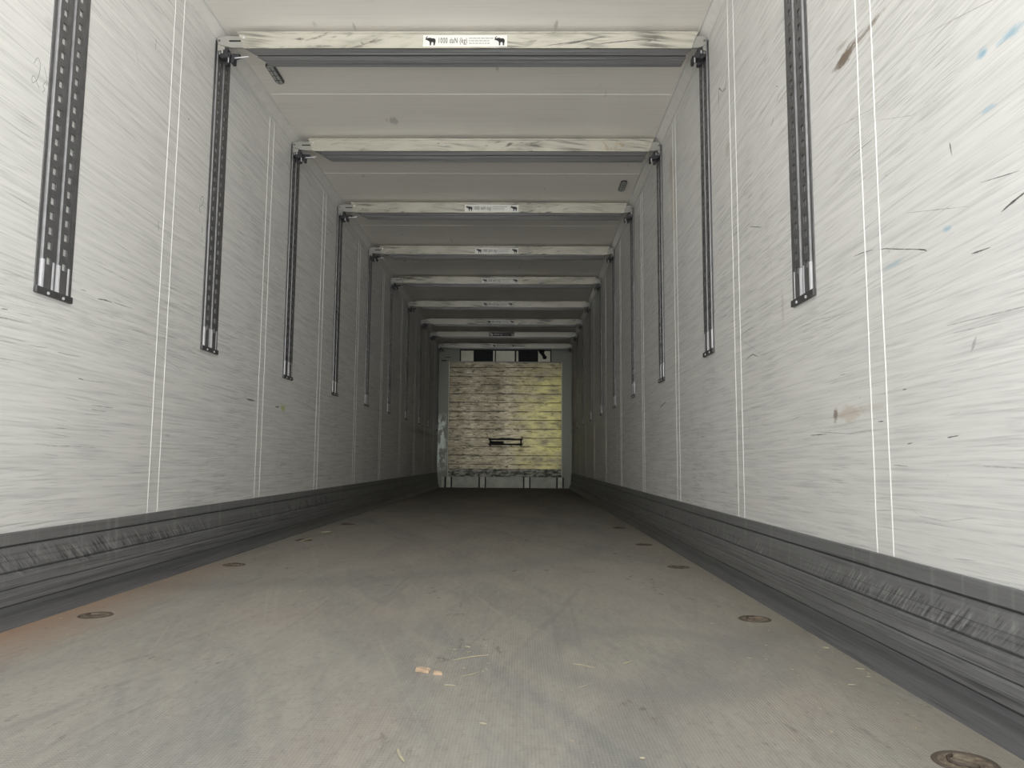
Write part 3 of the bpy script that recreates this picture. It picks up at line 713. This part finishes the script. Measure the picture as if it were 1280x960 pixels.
# row of openings above the panel
vent = empty('air_return_grille', (-.311, 13.735, 2.325)); tag(vent, 'black framed strip of two dark air openings and pale plates above the end panel', 'vent')
def px2x(px): return -1.35+(px-562)*.01484+.311
bm = bmesh.new(); a, b = px2x(574.8), px2x(689.2); box(bm, a, b, -.012, .012, .20, .222); box(bm, a, a+.020, -.012, .012, 0, .2); box(bm, b-.020, b, -.012, .012, 0, .2); fixn(bm); link('outer_frame', bm, M_dark, vent)
M_plate = plain('pale_plate', (.74, .74, .62), .35, .3, .08, 6)
for p, q in ((576.3, 592), (616.4, 618.4), (620, 643.3), (645.4, 648), (672.7, 687.7)):
    bm = bmesh.new(); box(bm, px2x(p), px2x(q), -.004, .012, .0, .198); fixn(bm); link('cover_plate', bm, M_plate, vent)
for p, q in ((592, 616.3), (618.5, 619.9), (643.4, 645.3), (648.1, 672.6)):
    bm = bmesh.new(); x0, x1 = px2x(p), px2x(q); box(bm, x0, x1, .010, .0145, 0, .2)
    if q-p > 5:
        for k in range(7): box(bm, x0, x1, -.004, .010, .015+k*.028, .021+k*.028)
        box(bm, x0, x0+.008, -.01, .01, 0, .2); box(bm, x1-.008, x1, -.01, .01, 0, .2)
    fixn(bm); link('dark_opening', bm, M_dark, vent)
# hanging black cable and plug in front of the openings
cab = empty('hanging_cable', (.36, 13.68, 2.60)); tag(cab, 'black cable and plug hanging before the right end of the air openings', 'cable')
bm = bmesh.new(); tube(bm, [(-.03, 0, .035), (-.03, -.0, -.03), (-.02, -.01, -.10), (.03, -.01, -.16), (.05, -.01, -.19)], [.03, .032, .035, .03, .026], 10); fixn(bm); link('cable_loom', bm, M_dark, cab, True)
bm = bmesh.new(); tube(bm, [(.03, 0, .035), (.04, -.0, -.04), (.02, -.01, -.13)], [.022, .022, .02], 10); fixn(bm); link('cable_strand', bm, M_dark, cab, True)
bm = bmesh.new(); cyl(bm, (.05, -.01, -.235), .030, .05, 'z', 12, .042); fixn(bm); link('plug', bm, M_dark, cab)
# small catch left of the grille and side posts of the end wall
bm = bmesh.new(); box(bm, -1.43, -1.33, 13.735, 13.75, 2.39, 2.40); box(bm, -1.50, -1.40, 13.735, 13.75, 2.325, 2.345); fixn(bm)
tag(link('wall_catch', bm, M_dark), 'small black catch at the upper left of the end wall', 'catch')
for X_, nm, lb in ((-1.20, 'trim_3', 'thin upright strip left of the air openings'), (XR-.19, 'trim_4', 'thin upright strip right of the end panel')):
    bm = bmesh.new(); box(bm, X_-.006, X_+.006, 13.742, 13.752, 2.33 if nm == 'trim_3' else 0.0, 2.60); o = struct(nm, bm, M_rear, lb)

# ------------------------------------------------------------------ floor lashing cups
def dirt_mat():
    t = NT('rusty_dirt_fill'); co = t.coord()
    a = t.noise(co, 55, 5, .7); col = t.mix(t.ramp(a, .35, .65), C(.10, .075, .05), C(.34, .28, .21))
    return t.fin(col, .9, 0, a, .8, .004)
M_dirt = dirt_mat(); M_cuprim = steel('rusty_cup_rim', (.13, .105, .085), .7, .3)
def make_cup():
    root = empty('floor_lashing_cup'); n = 28
    bm = bmesh.new()
    prof = [(.052, .0002), (.050, .0022), (.045, .0028), (.041, .0006)]
    rings = [[bm.verts.new((math.cos(2*math.pi*i/n)*r, math.sin(2*math.pi*i/n)*r, z)) for i in range(n)] for r, z in prof]
    for a, b in zip(rings[:-1], rings[1:]):
        for i in range(n): bm.faces.new((a[i], a[(i+1) % n], b[(i+1) % n], b[i]))
    fixn(bm); link('rim', bm, M_cuprim, root, True)
    bm = bmesh.new(); rnd = random.Random(3)
    c = bm.verts.new((0, 0, .003)); rg = [bm.verts.new((math.cos(2*math.pi*i/n)*.043, math.sin(2*math.pi*i/n)*.043, .0008)) for i in range(n)]
    mid = [bm.verts.new((math.cos(2*math.pi*i/n)*.025, math.sin(2*math.pi*i/n)*.025, .002+rnd.uniform(-.001, .002))) for i in range(n)]
    for i in range(n):
        j = (i+1) % n; bm.faces.new((rg[i], rg[j], mid[j], mid[i])); bm.faces.new((mid[i], mid[j], c))
    fixn(bm); link('dirt_fill', bm, M_dirt, root, True)
    bm = bmesh.new(); pts = [(math.cos(a)*.026, math.sin(a)*.026, .0042) for a in [math.pi*k/10 for k in range(11)]]
    tube(bm, pts, .003, 8); fixn(bm); link('lashing_ring', bm, M_cuprim, root, True)
    return root
c0 = make_cup()
cups = [(.755, 1.335, 'round dirt-filled floor cup at the right edge, nearest the doors'), (.755, 2.487, 'round floor cup at the right edge, level with the nearest wall rail'),
        (.755, 3.666, 'round floor cup at the right edge, level with the second wall rail'), (.745, 4.62, 'round floor cup at the right edge, level with the third wall rail'), (.742, 5.75, 'round floor cup at the right edge, fifth from the doors'),
        (-1.362, 2.44, 'rusty round floor cup in the orange rust at the left edge'), (-1.362, 3.60, 'round floor cup at the left edge, level with the second wall rail'),
        (-1.35, 4.70, 'round floor cup at the left edge, level with the third wall rail'), (-1.35, 5.85, 'round floor cup at the left edge, fourth from the doors')]
for i, (x, y, lab) in enumerate(cups):
    o = c0 if i == 0 else copy_tree(c0); o.location = (x, y, 0); o.rotation_euler = (0, 0, random.uniform(0, 3))
    tag(o, lab, 'floor fitting', 'lashing cups along the floor edges')

# ------------------------------------------------------------------ debris on the floor
M_wood = plain('pale_split_wood', (.52, .38, .26), .7, 0, .25, 90)
M_straw = plain('dry_straw', (.45, .40, .29), .7, 0, .15, 60)
def chip(name, pts, h, x, y, rz, label, cat, mat=M_wood, seed=0):
    rnd = random.Random(seed); bm = bmesh.new()
    prism(bm, [(a, b, .0003+rnd.uniform(0, .001)) for a, b in pts], 0, (0, 0, h))
    for v in bm.verts:
        if v.co.z > h*.6: v.co.z += rnd.uniform(-.4, .35)*h; v.co.x *= .93; v.co.y *= .9
    fixn(bm); o = link(name, bm, mat); o.location = (x, y, 0); o.rotation_euler = (0, 0, rz)
    return tag(o, label, cat)
chip('wood_chip', [(-.030, .012), (-.024, .016), (-.006, .014), (.004, .010), (.008, .000), (.006, -.010), (-.006, -.008), (-.018, -.004), (-.030, .002)], .007, -.222, 1.838, -.15, 'largest torn piece of pale wood lying mid floor', 'wood chip', seed=1)
chip('wood_chip', [(-.012, .006), (.010, .005), (.014, -.003), (-.008, -.007)], .005, -.196, 1.822, -.3, 'small wood splinter touching the largest torn piece', 'wood chip', seed=2)
straws = [((-.168, 1.945), (-.082, 1.999), .0026, 'longest pale straw, just behind the torn piece of wood'), ((-.137, 1.806), (-.097, 1.847), .0018, 'thin straw right of the torn piece of wood'),
    ((-.171, 1.736), (-.144, 1.731), .0020, 'short pale straw in front of the torn piece of wood'), ((-.213, 1.36), (-.192, 1.303), .0028, 'pale straw at the bottom centre, nearest the doors'),
    ((-.078, 1.494), (-.064, 1.49), .0026, 'stubby pale fleck between the bottom straw and the torn wood'), ((-.151, 2.083), (-.136, 2.080), .0026, 'stubby pale fleck behind the longest straw'),
    ((.129, 1.927), (.183, 1.890), .0018, 'long thin dark-tipped straw on the middle of the floor'), ((.256, 1.929), (.282, 1.956), .0026, 'short bright straw right of the dark-tipped one'),
    ((.128, 1.730), (.163, 1.767), .0012, 'hair-thin straw before the dark-tipped one'), ((.204, 1.333), (.213, 1.332), .0030, 'tan fleck at the bottom edge, right of centre'),
    ((.746, 1.772), (.763, 1.772), .0028, 'pale fleck on the sandy right edge, nearest the doors'), ((.826, 2.118), (.840, 2.108), .0030, 'pale fleck beside the right kick plate, near the second floor cup'),
    ((.826, 1.913), (.845, 1.905), .0018, 'thin pale sliver beside the right kick plate'), ((-1.353, 4.60), (-1.333, 4.80), .0060, 'pale flake beside the left kick plate, near the third left floor cup'), ((-1.372, 5.178), (-1.322, 5.25), .0060, 'farthest pale flake beside the left kick plate')]
for i, (a, b, r_, lab) in enumerate(straws):
    bm = bmesh.new(); A, B = Vector((*a, r_)), Vector((*b, r_)); c = (A+B)/2; d = B-A; nn = Vector((-d.y, d.x, 0)).normalized()
    bend = random.Random(i).uniform(-.08, .08)*d.length
    pts = [A-c+d*t_+nn*math.sin(math.pi*t_)*bend for t_ in (0, .25, .5, .75, 1)]
    for p in pts: p.z = r_*.9
    tube(bm, pts, [r_*.6, r_*.95, r_*.9, r_*.85, r_*.4], 6); fixn(bm)
    for v in bm.verts: v.co.z = max(.0001, v.co.z*.8)
    o = link('straw', bm, M_straw, None); o.location = (c.x, c.y, 0); tag(o, lab, 'straw', 'straws and flecks on the floor')
# uncountable grit
bm = bmesh.new(); rnd = random.Random(77)
def grit(x, y, s):
    a = rnd.uniform(0, 3.14); l = s*rnd.uniform(.8, 2.6); wd = s*rnd.uniform(.4, .9)
    ux, uy = math.cos(a), math.sin(a); P = [(x+ux*l*p-uy*wd*q, y+uy*l*p+ux*wd*q, .0002) for p, q in ((-1, -.6), (.8, -1), (1, .7), (-.7, 1))]
    prism(bm, P, 0, (0, 0, s*.7))
for _ in range(420):
    k = rnd.random()
    if k < .45: x = XR-.055-abs(rnd.gauss(0, .16)); y = rnd.uniform(1.2, 6.5)
    elif k < .65: x = XL+.06+abs(rnd.gauss(0, .12)); y = rnd.uniform(1.6, 6.5)
    elif k < .75: x = rnd.gauss(-.13, .07); y = rnd.gauss(1.97, .15)
    else: x = rnd.uniform(XL+.1, XR-.1); y = rnd.uniform(1.2, 7)
    if XL+.06 < x < XR-.06 and y > 1.1: grit(x, y, rnd.uniform(.0009, .0026))
fixn(bm); tag(link('floor_grit', bm, M_straw), 'scattered pale grit and crumbs over the floor', 'grit', kind='stuff')
